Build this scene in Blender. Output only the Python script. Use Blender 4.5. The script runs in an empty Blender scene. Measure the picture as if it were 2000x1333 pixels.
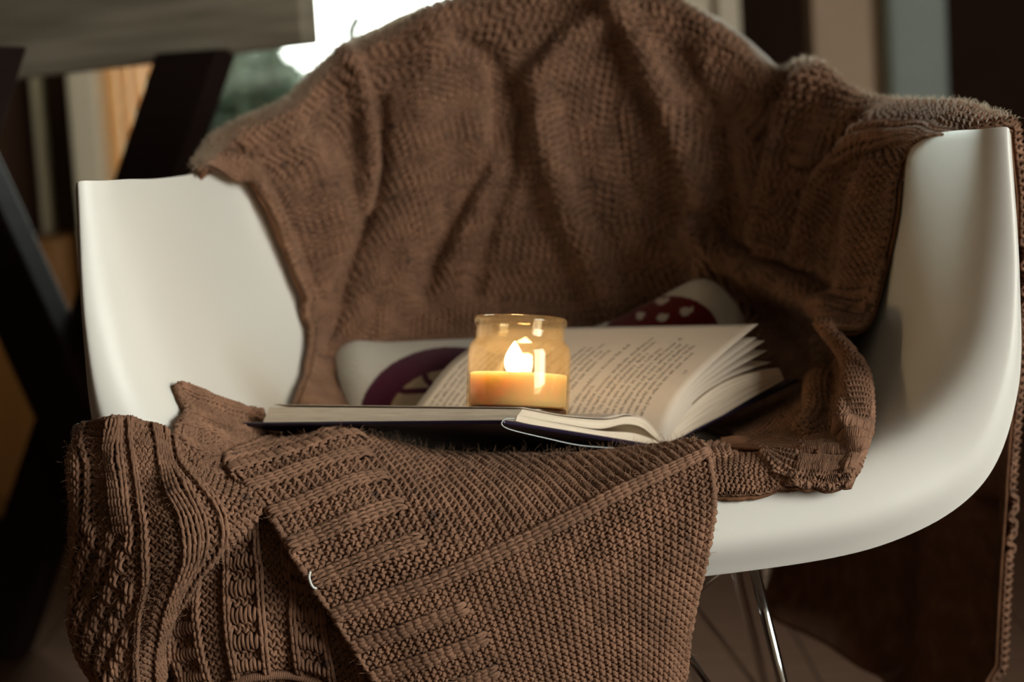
import bpy, math, random
import numpy as np
from mathutils import Vector, Matrix
from mathutils.bvhtree import BVHTree

random.seed(7)
rng = np.random.default_rng(11)
SC = bpy.context.scene
COL = SC.collection

# ------------------------------------------------------------------ camera
F = 3889.0                      # focal length in pixels of the 2000 x 1333 frame
HOR = 203.0                     # row of the horizon at the middle column
ROLL = math.radians(3.4)
ZC = 0.67
PITCH = math.atan((666.5 - HOR) / F)
fwd = np.array([0, math.cos(PITCH), -math.sin(PITCH)])
up0 = np.array([0, math.sin(PITCH), math.cos(PITCH)])
XA = np.array([1.0, 0, 0])
upr = up0 * math.cos(ROLL) + XA * math.sin(ROLL)
rgt = XA * math.cos(ROLL) - up0 * math.sin(ROLL)
CAM = np.array([0, 0, ZC])

def ray(px, py):
    return fwd + (px - 1000.0) / F * rgt + (666.5 - py) / F * upr

def at(px, py, Y):
    d = ray(px, py)
    return CAM + d * (Y / d[1])

def proj(P):
    d = np.asarray(P) - CAM
    w = d @ fwd
    return np.stack([1000 + F * (d @ rgt) / w, 666.5 - F * (d @ upr) / w], -1)

cd = bpy.data.cameras.new('camera')
cam = bpy.data.objects.new('camera', cd)
COL.objects.link(cam)
m3 = Matrix((rgt.tolist(), upr.tolist(), (-fwd).tolist())).transposed()
cam.matrix_world = Matrix.Translation(CAM.tolist()) @ m3.to_4x4()
cd.sensor_width = 36.0
cd.lens = F * 36.0 / 2000.0
cd.clip_start = 0.05
cd.dof.use_dof = True
cd.dof.focus_distance = 1.335
cd.dof.aperture_fstop = 5.0
cd.dof.aperture_blades = 0
SC.camera = cam

# ------------------------------------------------------------------ world, lights, exposure
SC.view_settings.view_transform = 'Standard'
SC.view_settings.look = 'None'
SC.view_settings.gamma = 1.0
SC.view_settings.use_curve_mapping = False
SC.view_settings.exposure = 0.0

w = bpy.data.worlds.new('world')
SC.world = w
w.use_nodes = True
bg = w.node_tree.nodes['Background']
bg.inputs[0].default_value = (0.93, 1.0, 0.90, 1)
bg.inputs[1].default_value = 7.0

def area(name, loc, target, sx, sy, power, col):
    ld = bpy.data.lights.new(name, 'AREA')
    ld.shape = 'RECTANGLE'; ld.size = sx; ld.size_y = sy
    ld.energy = power; ld.color = col
    o = bpy.data.objects.new(name, ld)
    COL.objects.link(o)
    o.location = loc
    o.rotation_euler = (Vector(target) - Vector(loc)).to_track_quat('-Z', 'Y').to_euler()
    return o

# daylight entering through the window of the right-hand wall, before the chair
area('window_daylight', (2.1, -0.45, 1.2), (0.0, 1.4, 0.5), 1.2, 1.2, 62.0, (1.0, 0.965, 0.89))
# daylight entering through the window behind the chair
gd = area('garden_daylight', (-0.55, 3.45, 1.25), (-0.22, 1.72, 0.72), 0.7, 0.8, 22.0, (0.86, 1.0, 0.95))
gd.data.spread = math.radians(75)

# ------------------------------------------------------------------ helpers
def prop(o, label=None, cat=None, group=None, kind=None):
    if label: o['label'] = label
    if cat: o['category'] = cat
    if group: o['group'] = group
    if kind: o['kind'] = kind
    return o

def empty(name, loc, label=None, cat=None, group=None, kind=None):
    o = bpy.data.objects.new(name, None)
    COL.objects.link(o)
    o.location = Vector(np.asarray(loc, float).tolist())
    return prop(o, label, cat, group, kind)

def link(name, me, mat, parent=None, smooth=True):
    o = bpy.data.objects.new(name, me)
    COL.objects.link(o)
    if mat is not None:
        me.materials.append(mat)
    if smooth:
        me.polygons.foreach_set('use_smooth', np.ones(len(me.polygons), bool))
    if parent is not None:
        o.parent = parent
        # meshes are written in world coordinates: undo the Empty's offset (a part's own offset is already undone)
        if parent.parent is None:
            o.matrix_parent_inverse = Matrix.Translation(parent.location).inverted()
    return o

def mesh(name, V, Q, mat, parent=None, smooth=True, uv=None):
    """V (n,3); Q (m,k) polygons of equal size; uv per vertex."""
    me = bpy.data.meshes.new(name)
    V = np.asarray(V, np.float32); Q = np.asarray(Q, np.int32)
    me.vertices.add(len(V)); me.vertices.foreach_set('co', V.ravel())
    k = Q.shape[1]
    me.loops.add(Q.size); me.loops.foreach_set('vertex_index', Q.ravel())
    me.polygons.add(len(Q))
    me.polygons.foreach_set('loop_start', np.arange(0, Q.size, k, dtype=np.int32))
    me.polygons.foreach_set('loop_total', np.full(len(Q), k, np.int32))
    if uv is not None:
        l = me.uv_layers.new(name='UVMap')
        l.data.foreach_set('uv', np.asarray(uv, np.float32)[Q.ravel()].ravel())
    me.update(calc_edges=True)
    me.validate()
    return link(name, me, mat, parent, smooth)

def pymesh(name, V, faces, mat, parent=None, smooth=False):
    me = bpy.data.meshes.new(name)
    me.from_pydata([tuple(map(float, v)) for v in V], [], faces)
    me.update()
    return link(name, me, mat, parent, smooth)

def grid_faces(nv, nu, wrap=False):
    i, j = np.meshgrid(np.arange(nv - 1), np.arange(nu if wrap else nu - 1), indexing='ij')
    j2 = (j + 1) % nu
    return np.stack([i * nu + j, i * nu + j2, (i + 1) * nu + j2, (i + 1) * nu + j], -1).reshape(-1, 4)

def crom(C, t):
    """Catmull-Rom along axis 0 of C at positions t in index units."""
    C = np.asarray(C, float); n = len(C)
    Cp = np.concatenate([2 * C[:1] - C[1:2], C, 2 * C[-1:] - C[-2:-1]], 0)
    t = np.clip(np.asarray(t, float), 0, n - 1 - 1e-9)
    k = t.astype(int); f = (t - k).reshape((-1,) + (1,) * (C.ndim - 1))
    p0, p1, p2, p3 = Cp[k], Cp[k + 1], Cp[k + 2], Cp[k + 3]
    return .5 * (2 * p1 + (p2 - p0) * f + (2 * p0 - 5 * p1 + 4 * p2 - p3) * f ** 2 + (3 * p1 - p0 - 3 * p2 + p3) * f ** 3)

def patch(C, nv, nu):
    """control net (rows, cols, 3) -> dense grid (nv, nu, 3)"""
    C = np.asarray(C, float)
    A = crom(C, np.linspace(0, len(C) - 1, nv))
    B = crom(A.transpose(1, 0, 2), np.linspace(0, C.shape[1] - 1, nu))
    return B.transpose(1, 0, 2)

def normals(G):
    du = np.gradient(G, axis=1); dv = np.gradient(G, axis=0)
    n = np.cross(du, dv)
    n /= np.linalg.norm(n, axis=-1, keepdims=True) + 1e-12
    mid = CAM - G                                   # orient towards the viewer's side of the cloth at its middle
    c = (n * mid).sum(-1)
    return n if np.median(c) > 0 else -n

def bil(G, y, x):
    """bilinear sample of grid G (nv,nu,k) at index coordinates"""
    nv, nu = G.shape[:2]
    y = np.clip(y, 0, nv - 1 - 1e-6); x = np.clip(x, 0, nu - 1 - 1e-6)
    i = y.astype(int); j = x.astype(int)
    a = (y - i)[..., None]; b = (x - j)[..., None]
    return (G[i, j] * (1 - a) + G[i + 1, j] * a) * (1 - b) + (G[i, j + 1] * (1 - a) + G[i + 1, j + 1] * a) * b

def tube(path, r, k=8, closed=False):
    """round rod along a polyline; r scalar or per point -> V, Q"""
    P = np.asarray(path, float); n = len(P)
    T = np.gradient(P, axis=0)
    if closed:
        T = np.roll(P, -1, 0) - np.roll(P, 1, 0)
    T /= np.linalg.norm(T, axis=1, keepdims=True) + 1e-12
    N = np.zeros_like(P)
    ref = np.array([0, 0, 1.0]) if abs(T[0, 2]) < .9 else np.array([1.0, 0, 0])
    cur = np.cross(T[0], np.cross(ref, T[0])); cur /= np.linalg.norm(cur)
    for i in range(n):
        cur = cur - T[i] * (cur @ T[i]); cur /= np.linalg.norm(cur) + 1e-12
        N[i] = cur
    B = np.cross(T, N)
    ang = np.arange(k) * 2 * np.pi / k
    rr = np.broadcast_to(np.asarray(r, float), (n,))[:, None, None]
    V = P[:, None] + rr * (np.cos(ang)[None, :, None] * N[:, None] + np.sin(ang)[None, :, None] * B[:, None])
    V = V.reshape(-1, 3)
    i, j = np.meshgrid(np.arange(n if closed else n - 1), np.arange(k), indexing='ij')
    i2 = (i + 1) % n; j2 = (j + 1) % k
    Q = np.stack([i * k + j, i * k + j2, i2 * k + j2, i2 * k + j], -1).reshape(-1, 4)
    return V, Q

def rod(name, path, r, mat, parent, k=10):
    V, Q = tube(path, r, k)
    n = len(path)
    faces = [tuple(q) for q in Q.tolist()] + [tuple(range(k))[::-1], tuple((n - 1) * k + i for i in range(k))]
    o = pymesh(name, V, faces, mat, parent, True)
    return o

def hexa(name, bottom, top, mat, parent=None, bevel=0.004):
    """box from 4 bottom + 4 top corners"""
    V = list(bottom) + list(top)
    fc = [(3, 2, 1, 0), (4, 5, 6, 7), (0, 1, 5, 4), (1, 2, 6, 5), (2, 3, 7, 6), (3, 0, 4, 7)]
    o = pymesh(name, V, fc, mat, parent)
    if bevel:
        b = o.modifiers.new('bevel', 'BEVEL'); b.width = bevel; b.segments = 2
    return o

def box(name, x0, x1, y0, y1, z0, z1, mat, parent=None, bevel=0.004):
    b = [(x0, y0, z0), (x1, y0, z0), (x1, y1, z0), (x0, y1, z0)]
    t = [(x, y, z1) for x, y, _ in b]
    return hexa(name, b, t, mat, parent, bevel)

def lathe(name, prof, base, axis, mat, parent, n=64, smooth=True):
    """prof list of (r, h) about an axis"""
    base = np.asarray(base, float); ax = np.asarray(axis, float); ax = ax / np.linalg.norm(ax)
    e1 = np.cross(ax, [0, 1.0, 0]); e1 /= np.linalg.norm(e1); e2 = np.cross(ax, e1)
    a = np.arange(n) * 2 * np.pi / n
    ring = np.cos(a)[:, None] * e1 + np.sin(a)[:, None] * e2
    V = np.concatenate([base + ax * h + ring * r for r, h in prof])
    return mesh(name, V, grid_faces(len(prof), n, True), mat, parent, smooth)

# ------------------------------------------------------------------ materials
def new_mat(name):
    m = bpy.data.materials.new(name); m.use_nodes = True
    nt = m.node_tree
    return m, nt, nt.nodes['Principled BSDF']

def N(nt, t, **kw):
    n = nt.nodes.new(t)
    for k, v in kw.items(): setattr(n, k, v)
    return n

def simple(name, col, rough=.6, spec=.4, noise=0.0, scale=30.0, bump=0.0, metallic=0.0, coord='Object', stretch=(1, 1, 1), sheen=0.0):
    m, nt, b = new_mat(name)
    b.inputs['Base Color'].default_value = (*col, 1)
    b.inputs['Roughness'].default_value = rough
    b.inputs['Specular IOR Level'].default_value = spec
    b.inputs['Metallic'].default_value = metallic
    if sheen: b.inputs['Sheen Weight'].default_value = sheen
    if noise or bump:
        tc = N(nt, 'ShaderNodeTexCoord'); mp = N(nt, 'ShaderNodeMapping')
        mp.inputs['Scale'].default_value = stretch
        nt.links.new(tc.outputs[coord], mp.inputs[0])
        ns = N(nt, 'ShaderNodeTexNoise'); ns.inputs['Scale'].default_value = scale; ns.inputs['Detail'].default_value = 6
        nt.links.new(mp.outputs[0], ns.inputs['Vector'])
        if noise:
            rp = N(nt, 'ShaderNodeValToRGB')
            rp.color_ramp.elements[0].position = .3; rp.color_ramp.elements[1].position = .7
            rp.color_ramp.elements[0].color = (*[c * (1 - noise) for c in col], 1)
            rp.color_ramp.elements[1].color = (*[min(1, c * (1 + noise)) for c in col], 1)
            nt.links.new(ns.outputs['Fac'], rp.inputs[0]); nt.links.new(rp.outputs[0], b.inputs['Base Color'])
        if bump:
            bp = N(nt, 'ShaderNodeBump'); bp.inputs['Strength'].default_value = bump; bp.inputs['Distance'].default_value = .002
            nt.links.new(ns.outputs['Fac'], bp.inputs['Height']); nt.links.new(bp.outputs[0], b.inputs['Normal'])
    return m

def yarn_mat(name, col):
    m, nt, b = new_mat(name)
    b.inputs['Roughness'].default_value = .85
    b.inputs['Specular IOR Level'].default_value = .18
    b.inputs['Sheen Weight'].default_value = .12
    b.inputs['Sheen Roughness'].default_value = .5
    b.inputs['Sheen Tint'].default_value = (.9, .7, .5, 1)
    uv = N(nt, 'ShaderNodeUVMap'); uv.uv_map = 'UVMap'
    mp = N(nt, 'ShaderNodeMapping'); mp.inputs['Scale'].default_value = (1, 1, 1)
    nt.links.new(uv.outputs[0], mp.inputs[0])
    wv = N(nt, 'ShaderNodeTexWave', wave_type='BANDS', bands_direction='DIAGONAL')
    wv.inputs['Scale'].default_value = 1.0; wv.inputs['Distortion'].default_value = 1.2
    wv.inputs['Detail'].default_value = 3; wv.inputs['Detail Scale'].default_value = 2.5
    nt.links.new(mp.outputs[0], wv.inputs['Vector'])
    tc = N(nt, 'ShaderNodeTexCoord')
    ns = N(nt, 'ShaderNodeTexNoise'); ns.inputs['Scale'].default_value = 45; ns.inputs['Detail'].default_value = 5
    nt.links.new(tc.outputs['Object'], ns.inputs['Vector'])
    fl = N(nt, 'ShaderNodeTexNoise'); fl.inputs['Scale'].default_value = 75; fl.inputs['Detail'].default_value = 1
    nt.links.new(tc.outputs['Object'], fl.inputs['Vector'])
    r1 = N(nt, 'ShaderNodeValToRGB')
    r1.color_ramp.elements[0].position = .3; r1.color_ramp.elements[1].position = .72
    r1.color_ramp.elements[0].color = (*[c * .74 for c in col], 1)
    r1.color_ramp.elements[1].color = (*[c * 1.28 for c in col], 1)
    nt.links.new(ns.outputs['Fac'], r1.inputs[0])
    # dark flecks spun into the tweed yarn
    r2 = N(nt, 'ShaderNodeValToRGB')
    r2.color_ramp.elements[0].position = .70; r2.color_ramp.elements[1].position = .76
    r2.color_ramp.elements[0].color = (0, 0, 0, 1); r2.color_ramp.elements[1].color = (.75, .75, .75, 1)
    nt.links.new(fl.outputs['Fac'], r2.inputs[0])
    mx = N(nt, 'ShaderNodeMix', data_type='RGBA')
    nt.links.new(r2.outputs[0], mx.inputs['Factor'])
    nt.links.new(r1.outputs[0], mx.inputs[6])
    mx.inputs[7].default_value = (col[0] * .25, col[1] * .3, col[2] * .4, 1)
    nt.links.new(mx.outputs[2], b.inputs['Base Color'])
    bp = N(nt, 'ShaderNodeBump'); bp.inputs['Strength'].default_value = .5; bp.inputs['Distance'].default_value = .0008
    nt.links.new(wv.outputs['Fac'], bp.inputs['Height'])
    nt.links.new(bp.outputs[0], b.inputs['Normal'])
    return m

BROWN = (.248, .136, .085)
M_yarn = yarn_mat('brown_tweed_yarn', BROWN)
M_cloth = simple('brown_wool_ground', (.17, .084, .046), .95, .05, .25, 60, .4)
M_fuzz = simple('brown_wool_fibre', (.42, .25, .16), .8, .2)

M_shell, nt, b = new_mat('white_moulded_plastic')
b.inputs['Base Color'].default_value = (.80, .80, .745, 1)
b.inputs['Roughness'].default_value = .40
b.inputs['Specular IOR Level'].default_value = .45
tc = N(nt, 'ShaderNodeTexCoord'); ns = N(nt, 'ShaderNodeTexNoise'); ns.inputs['Scale'].default_value = 400
nt.links.new(tc.outputs['Object'], ns.inputs['Vector'])
bp = N(nt, 'ShaderNodeBump'); bp.inputs['Strength'].default_value = .05; bp.inputs['Distance'].default_value = .0005
nt.links.new(ns.outputs['Fac'], bp.inputs['Height']); nt.links.new(bp.outputs[0], b.inputs['Normal'])

M_chrome = simple('polished_chrome', (.75, .78, .78), .12, .5, metallic=1.0)
M_rubber = simple('black_rubber', (.01, .01, .01), .6)

# ------------------------------------------------------------------ room shell
M_floor, nt, b = new_mat('brown_wood_floor')
b.inputs['Roughness'].default_value = .9; b.inputs['Specular IOR Level'].default_value = .02
tc = N(nt, 'ShaderNodeTexCoord'); mp = N(nt, 'ShaderNodeMapping'); mp.inputs['Scale'].default_value = (1.2, 14, 1)
nt.links.new(tc.outputs['Object'], mp.inputs[0])
ns = N(nt, 'ShaderNodeTexNoise'); ns.inputs['Scale'].default_value = 3; ns.inputs['Detail'].default_value = 8
nt.links.new(mp.outputs[0], ns.inputs['Vector'])
rp = N(nt, 'ShaderNodeValToRGB')
rp.color_ramp.elements[0].color = (.050, .024, .014, 1); rp.color_ramp.elements[1].color = (.105, .055, .034, 1)
nt.links.new(ns.outputs['Fac'], rp.inputs[0]); nt.links.new(rp.outputs[0], b.inputs['Base Color'])

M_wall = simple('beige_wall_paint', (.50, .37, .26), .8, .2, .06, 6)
M_wall_mid = simple('darkened_wall_paint', (.22, .15, .10), .8, .2, .06, 6)  # wall behind the camera, darkened to hold down bounced light
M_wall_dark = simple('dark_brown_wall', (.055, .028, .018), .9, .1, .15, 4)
M_ceiling = simple('darkened_ceiling', (.22, .19, .155), .9, .1, .04, 5)  # darkened so that less ambient light bounces back into the room
M_trim = simple('cream_trim_paint', (.74, .66, .5), .5, .3, .04, 8)
M_teal = simple('grey_green_post_paint', (.27, .32, .29), .5, .3, .06, 8)
M_glass, nt, b = new_mat('window_glass')
nt.nodes.remove(b)
tr = N(nt, 'ShaderNodeBsdfTransparent'); gl = N(nt, 'ShaderNodeBsdfGlossy'); gl.inputs['Roughness'].default_value = .02
fr = N(nt, 'ShaderNodeFresnel'); fr.inputs[0].default_value = 1.45
ms = N(nt, 'ShaderNodeMixShader')
nt.links.new(fr.outputs[0], ms.inputs[0]); nt.links.new(tr.outputs[0], ms.inputs[1]); nt.links.new(gl.outputs[0], ms.inputs[2])
nt.links.new(ms.outputs[0], nt.nodes['Material Output'].inputs[0])

RX0, RX1, RY0, RY1, RZ = -2.3, 2.4, -1.3, 3.9, 2.5
T_ = 0.1

fl = empty('floor', (0, 1.3, 0), kind='structure')
for k in range(34):                                   # floor boards
    xa = RX0 + k * (RX1 - RX0) / 34
    wdt = (RX1 - RX0) / 34
    if k == 0:
        o = box('floor_board', xa + .0012, xa + wdt - .0012, RY0, RY1 + 1.6, -.03, 0, M_floor, fl, .002)
        first = o; x_first = xa
    else:
        o = first.copy(); COL.objects.link(o); o.parent = fl
        o.matrix_parent_inverse = first.matrix_parent_inverse
        o.location.x = xa - x_first
sub = box('floor_underlay', RX0 - T_, RX1 + T_, RY0 - T_, RY1 + 1.7, -.08, -.031, M_wall_dark, fl, 0)
prop(box('ceiling', RX0 - T_, RX1 + T_, RY0 - T_, RY1 + 1.7, RZ, RZ + T_, M_ceiling, None, 0), kind='structure')
prop(box('wall_left', RX0 - T_, RX0, RY0 - T_, RY1 + 1.7, 0, RZ, M_wall_dark, None, 0), kind='structure')
prop(box('wall_front', RX0, RX1, RY0 - T_, RY0, 0, RZ, M_wall_mid, None, 0), kind='structure')
# right-hand wall with its own window opening (the daylight of the photograph)
wr = empty('wall_right', (RX1, 1, 0), kind='structure')
box('wall_piece', RX1, RX1 + T_, RY0 - T_, -1.15, 0, RZ, M_wall, wr, 0)
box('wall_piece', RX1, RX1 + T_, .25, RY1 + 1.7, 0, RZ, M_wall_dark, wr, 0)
box('wall_piece', RX1, RX1 + T_, -1.15, .25, 0, .5, M_wall, wr, 0)
box('wall_piece', RX1, RX1 + T_, -1.15, .25, 1.9, RZ, M_wall, wr, 0)
w2 = empty('window_2', (RX1, -.45, .5), kind='structure')
box('window_frame', RX1 + .02, RX1 + .07, -1.15, -1.10, .5, 1.9, M_trim, w2)
box('window_frame', RX1 + .02, RX1 + .07, .20, .25, .5, 1.9, M_trim, w2)
box('window_frame', RX1 + .02, RX1 + .07, -1.10, .20, .5, .55, M_trim, w2)
box('window_frame', RX1 + .02, RX1 + .07, -1.10, .20, 1.85, 1.9, M_trim, w2)
box('pane', RX1 + .04, RX1 + .046, -1.10, .20, .55, 1.85, M_glass, w2, 0)

# the wall behind the chair, from left to right at depth Y=3.6
YB = 3.6
def wx(px, py=120):                                    # x on the back wall under an image column
    return at(px, py, YB)[0]
def wz(px, py):
    return at(px, py, YB)[2]
wb = empty('wall_back', (0, YB, 0), kind='structure')
xw0, xw1 = wx(196), wx(1330)                           # window opening
zs = .44
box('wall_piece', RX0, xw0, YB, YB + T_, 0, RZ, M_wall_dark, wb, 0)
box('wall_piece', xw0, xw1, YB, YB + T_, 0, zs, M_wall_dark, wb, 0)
box('wall_piece', xw0, xw1, YB, YB + T_, 2.2, RZ, M_wall, wb, 0)
xd0, xd1 = wx(1447), wx(1592)
box('wall_piece', xw1, xd0, YB, YB + T_, 0, RZ, M_wall, wb, 0)
box('wall_piece', xd0, xd1, YB, YB + T_, 2.1, RZ, M_wall, wb, 0)
xp1 = wx(1724)
box('wall_piece', xd1, xp1, YB, YB + T_, 0, RZ, M_wall, wb, 0)
xp2 = wx(1840)
box('wall_piece', xp2, RX1, YB, YB + T_, 2.1, RZ, M_wall, wb, 0)
prop(box('trim_1', xp1, xp2, YB - .06, YB + T_, 0, RZ, M_teal, None, .012), kind='structure')
prop(box('trim_2', xd0 - .042, xd0, YB - .03, YB - .001, 0, 2.14, M_trim, None, .006), kind='structure')
prop(box('trim_3', xw1 + .006, xw1 + .055, YB - .03, YB - .001, 0, 2.3, M_trim, None, .006), kind='structure')
# unlit room beyond the two doorways
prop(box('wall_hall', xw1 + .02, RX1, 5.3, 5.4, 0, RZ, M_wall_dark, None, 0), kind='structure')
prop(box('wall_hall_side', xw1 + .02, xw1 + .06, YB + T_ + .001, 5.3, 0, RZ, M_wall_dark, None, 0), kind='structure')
prop(box('baseboard_back', xd1 + .002, xp1 - .002, YB - .016, YB - .001, 0, .1, M_trim, None, .003), kind='structure')
# window behind the chair
w1 = empty('window_1', (0, YB, zs), kind='structure')
box('window_frame', xw0, xw0 + .045, YB + .02, YB + .08, zs, 2.2, M_trim, w1)
box('window_frame', xw1 - .05, xw1, YB + .02, YB + .08, zs, 2.2, M_trim, w1)
box('window_frame', xw0 + .045, xw1 - .05, YB + .02, YB + .08, 2.15, 2.2, M_trim, w1)
box('window_sill', xw0, xw1, YB - .05, YB + .08, zs - .03, zs, M_trim, w1)
box('pane', xw0 + .045, xw1 - .05, YB + .045, YB + .051, zs, 2.15, M_glass, w1, 0)
# window latch, a dark hook against the light
V, Q = tube([at(700, 34, YB - .02), at(692, 46, YB - .025), at(686, 60, YB - .03), at(687, 76, YB - .025), at(693, 84, YB - .02)], .011, 8)
mesh('window_latch', V, Q, M_teal, w1)

# ------------------------------------------------------------------ the armchair
half = np.array([
[(0,-.020,-.060),(.11,-.018,-.058),(.218,-.010,-.046),(.288,.0,-.012),(.318,.008,.05),(.3235,.014,.13),(.322,.022,.229)],
[(0,-.034,-.032),(.11,-.032,-.030),(.211,-.024,-.018),(.275,-.012,.01),(.306,-.004,.065),(.317,.004,.135),(.3165,.012,.234)],
[(0,-.012,-.002),(.11,-.01,0),(.194,-.004,.01),(.250,.004,.035),(.283,.012,.08),(.297,.020,.145),(.302,.028,.233)],
[(0,.05,.002),(.11,.05,.004),(.18,.052,.012),(.23,.056,.035),(.264,.06,.08),(.282,.062,.145),(.296,.07,.232)],
[(0,.15,-.012),(.11,.15,-.008),(.175,.15,.008),(.222,.15,.035),(.256,.15,.08),(.274,.15,.145),(.29,.15,.229)],
[(0,.26,-.02),(.11,.26,-.014),(.17,.26,.006),(.215,.26,.035),(.248,.26,.085),(.268,.26,.15),(.283,.26,.228)],
[(0,.37,-.01),(.10,.368,-.004),(.16,.365,.015),(.205,.36,.05),(.237,.355,.10),(.257,.35,.16),(.273,.345,.230)],
[(0,.445,.035),(.10,.44,.04),(.155,.43,.058),(.195,.42,.09),(.225,.41,.135),(.244,.40,.185),(.258,.395,.236)],
[(0,.49,.115),(.095,.486,.12),(.147,.476,.133),(.183,.466,.16),(.208,.457,.192),(.225,.45,.225),(.236,.447,.258)],
[(0,.52,.21),(.085,.517,.213),(.133,.51,.222),(.165,.503,.24),(.187,.497,.262),(.201,.492,.283),(.210,.49,.298)],
[(0,.545,.295),(.07,.543,.297),(.113,.54,.303),(.14,.536,.313),(.158,.533,.322),(.169,.53,.33),(.176,.529,.335)],
[(0,.565,.372),(.055,.564,.370),(.092,.562,.366),(.115,.56,.362),(.129,.558,.358),(.138,.556,.354),(.144,.555,.351)]])
full = np.concatenate([half[:, :0:-1] * [-1, 1, 1], half], 1)
CX, CY, CZ, CYAW = 0.0265, 1.352, 0.4005, math.radians(-1.3)
def chair_pt(q):
    q = np.asarray(q, float); c, s = math.cos(CYAW), math.sin(CYAW)
    return np.stack([CX + q[..., 0] * c - q[..., 1] * s, CY + q[..., 0] * s + q[..., 1] * c, CZ + q[..., 2]], -1)
SHELL = patch(chair_pt(full), 133, 145)
nv, nu = SHELL.shape[:2]
chair = empty('shell_armchair', (CX, CY + .25, 0), 'white moulded shell armchair on chrome wire legs under the brown blanket', 'chair')
tub = mesh('seat_shell', SHELL.reshape(-1, 3), grid_faces(nv, nu), M_shell, chair)
# the thickness goes to the under side
tn = np.cross(np.gradient(SHELL, axis=1), np.gradient(SHELL, axis=0))
tub.data.flip_normals() if tn[60, 72, 2] < 0 else None
so = tub.modifiers.new('thickness', 'SOLIDIFY'); so.thickness = .0052; so.offset = -1; so.use_even_offset = False
bv = tub.modifiers.new('edge', 'BEVEL'); bv.width = .0022; bv.segments = 3; bv.limit_method = 'ANGLE'; bv.angle_limit = math.radians(50)
bvh = BVHTree.FromPolygons(SHELL.reshape(-1, 3).tolist(), grid_faces(nv, nu).tolist())

hit0 = bvh.ray_cast(Vector(chair_pt((0, .15, .3)).tolist()), Vector((0, 0, -1)))
SHS = 1.0 if hit0[1][2] > 0 else -1.0              # sign that turns the shell's normals to the sitter's side

def shell_Y(px, py):
    d = ray(px, py); dn = d / np.linalg.norm(d)
    hit = bvh.ray_cast(Vector(CAM.tolist()), Vector(dn.tolist()))
    return None if hit[0] is None else hit[0][1]

# wire base
def cl(x, y, z): return chair_pt((x, y, z))
zf = -CZ
mounts = [(-.130, .075), (.130, .075), (-.125, .33), (.125, .33)]
feet = [(-.196, .03), (.196, .03), (-.20, .43), (.20, .43)]
for (mx_, my_), (fx, fy) in zip(mounts, feet):
    top = cl(mx_, my_, -.033); bot = cl(fx, fy, zf + .012)
    rod('leg', [top, top * .66 + bot * .34, top * .33 + bot * .67, bot], .0042, M_chrome, chair, 14)
    V, Q = tube([top + [0, 0, -.010], top + [0, 0, .018]], .016, 20)
    pm = pymesh('shock_mount', V, [tuple(q) for q in Q.tolist()] + [tuple(range(20))[::-1], tuple(range(20, 40))], M_rubber, chair)
    rod('foot_cap', [bot + [0, 0, .008], bot + [0, 0, -.010]], .0095, M_rubber, chair, 14)
for sx in (-1, 1):
    for yy, fy in ((.075, .02), (.33, .43)):
        top = cl(sx * .131, yy - .004, -.066); nd = cl(sx * .070, yy + .002, -.112); lo = cl(sx * .178, fy + (.02 if fy < .1 else -.02), -.285)
        rod('wire_strut', [top, top * .5 + nd * .5, nd], .0027, M_chrome, chair, 10)
        rod('wire_strut', [nd, nd * .5 + lo * .5, lo], .0027, M_chrome, chair, 10)
    rod('wire_strut', [cl(sx * .070, .077, -.112), cl(sx * .070, .2, -.115), cl(sx * .070, .332, -.112)], .0027, M_chrome, chair, 10)
for yy in (.081, .336):
    rod('wire_strut', [cl(-.070, yy - .004, -.112), cl(0, yy - .004, -.114), cl(.070, yy - .004, -.112)], .0027, M_chrome, chair, 10)
V, Q = tube([cl(.140, .070, -.066), cl(.147, .066, -.067)], .005, 12)
pymesh('bolt', V, [tuple(q) for q in Q.tolist()] + [tuple(range(12))[::-1], tuple(range(12, 24))], M_chrome, chair)

# ------------------------------------------------------------------ the knitted blanket
blanket = empty('knitted_blanket', chair_pt((0, .2, .01)), 'chunky brown knitted blanket thrown over the white armchair', 'blanket')

def arc_map(G, axis, n):
    """n+1 index positions along an axis of grid G at equal mean arc length"""
    d = np.linalg.norm(np.diff(G, axis=axis), axis=-1).mean(axis=1 - axis)
    s = np.concatenate([[0], np.cumsum(d)])
    return s, np.interp(np.linspace(0, s[-1], n + 1), s, np.arange(len(s)))

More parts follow.
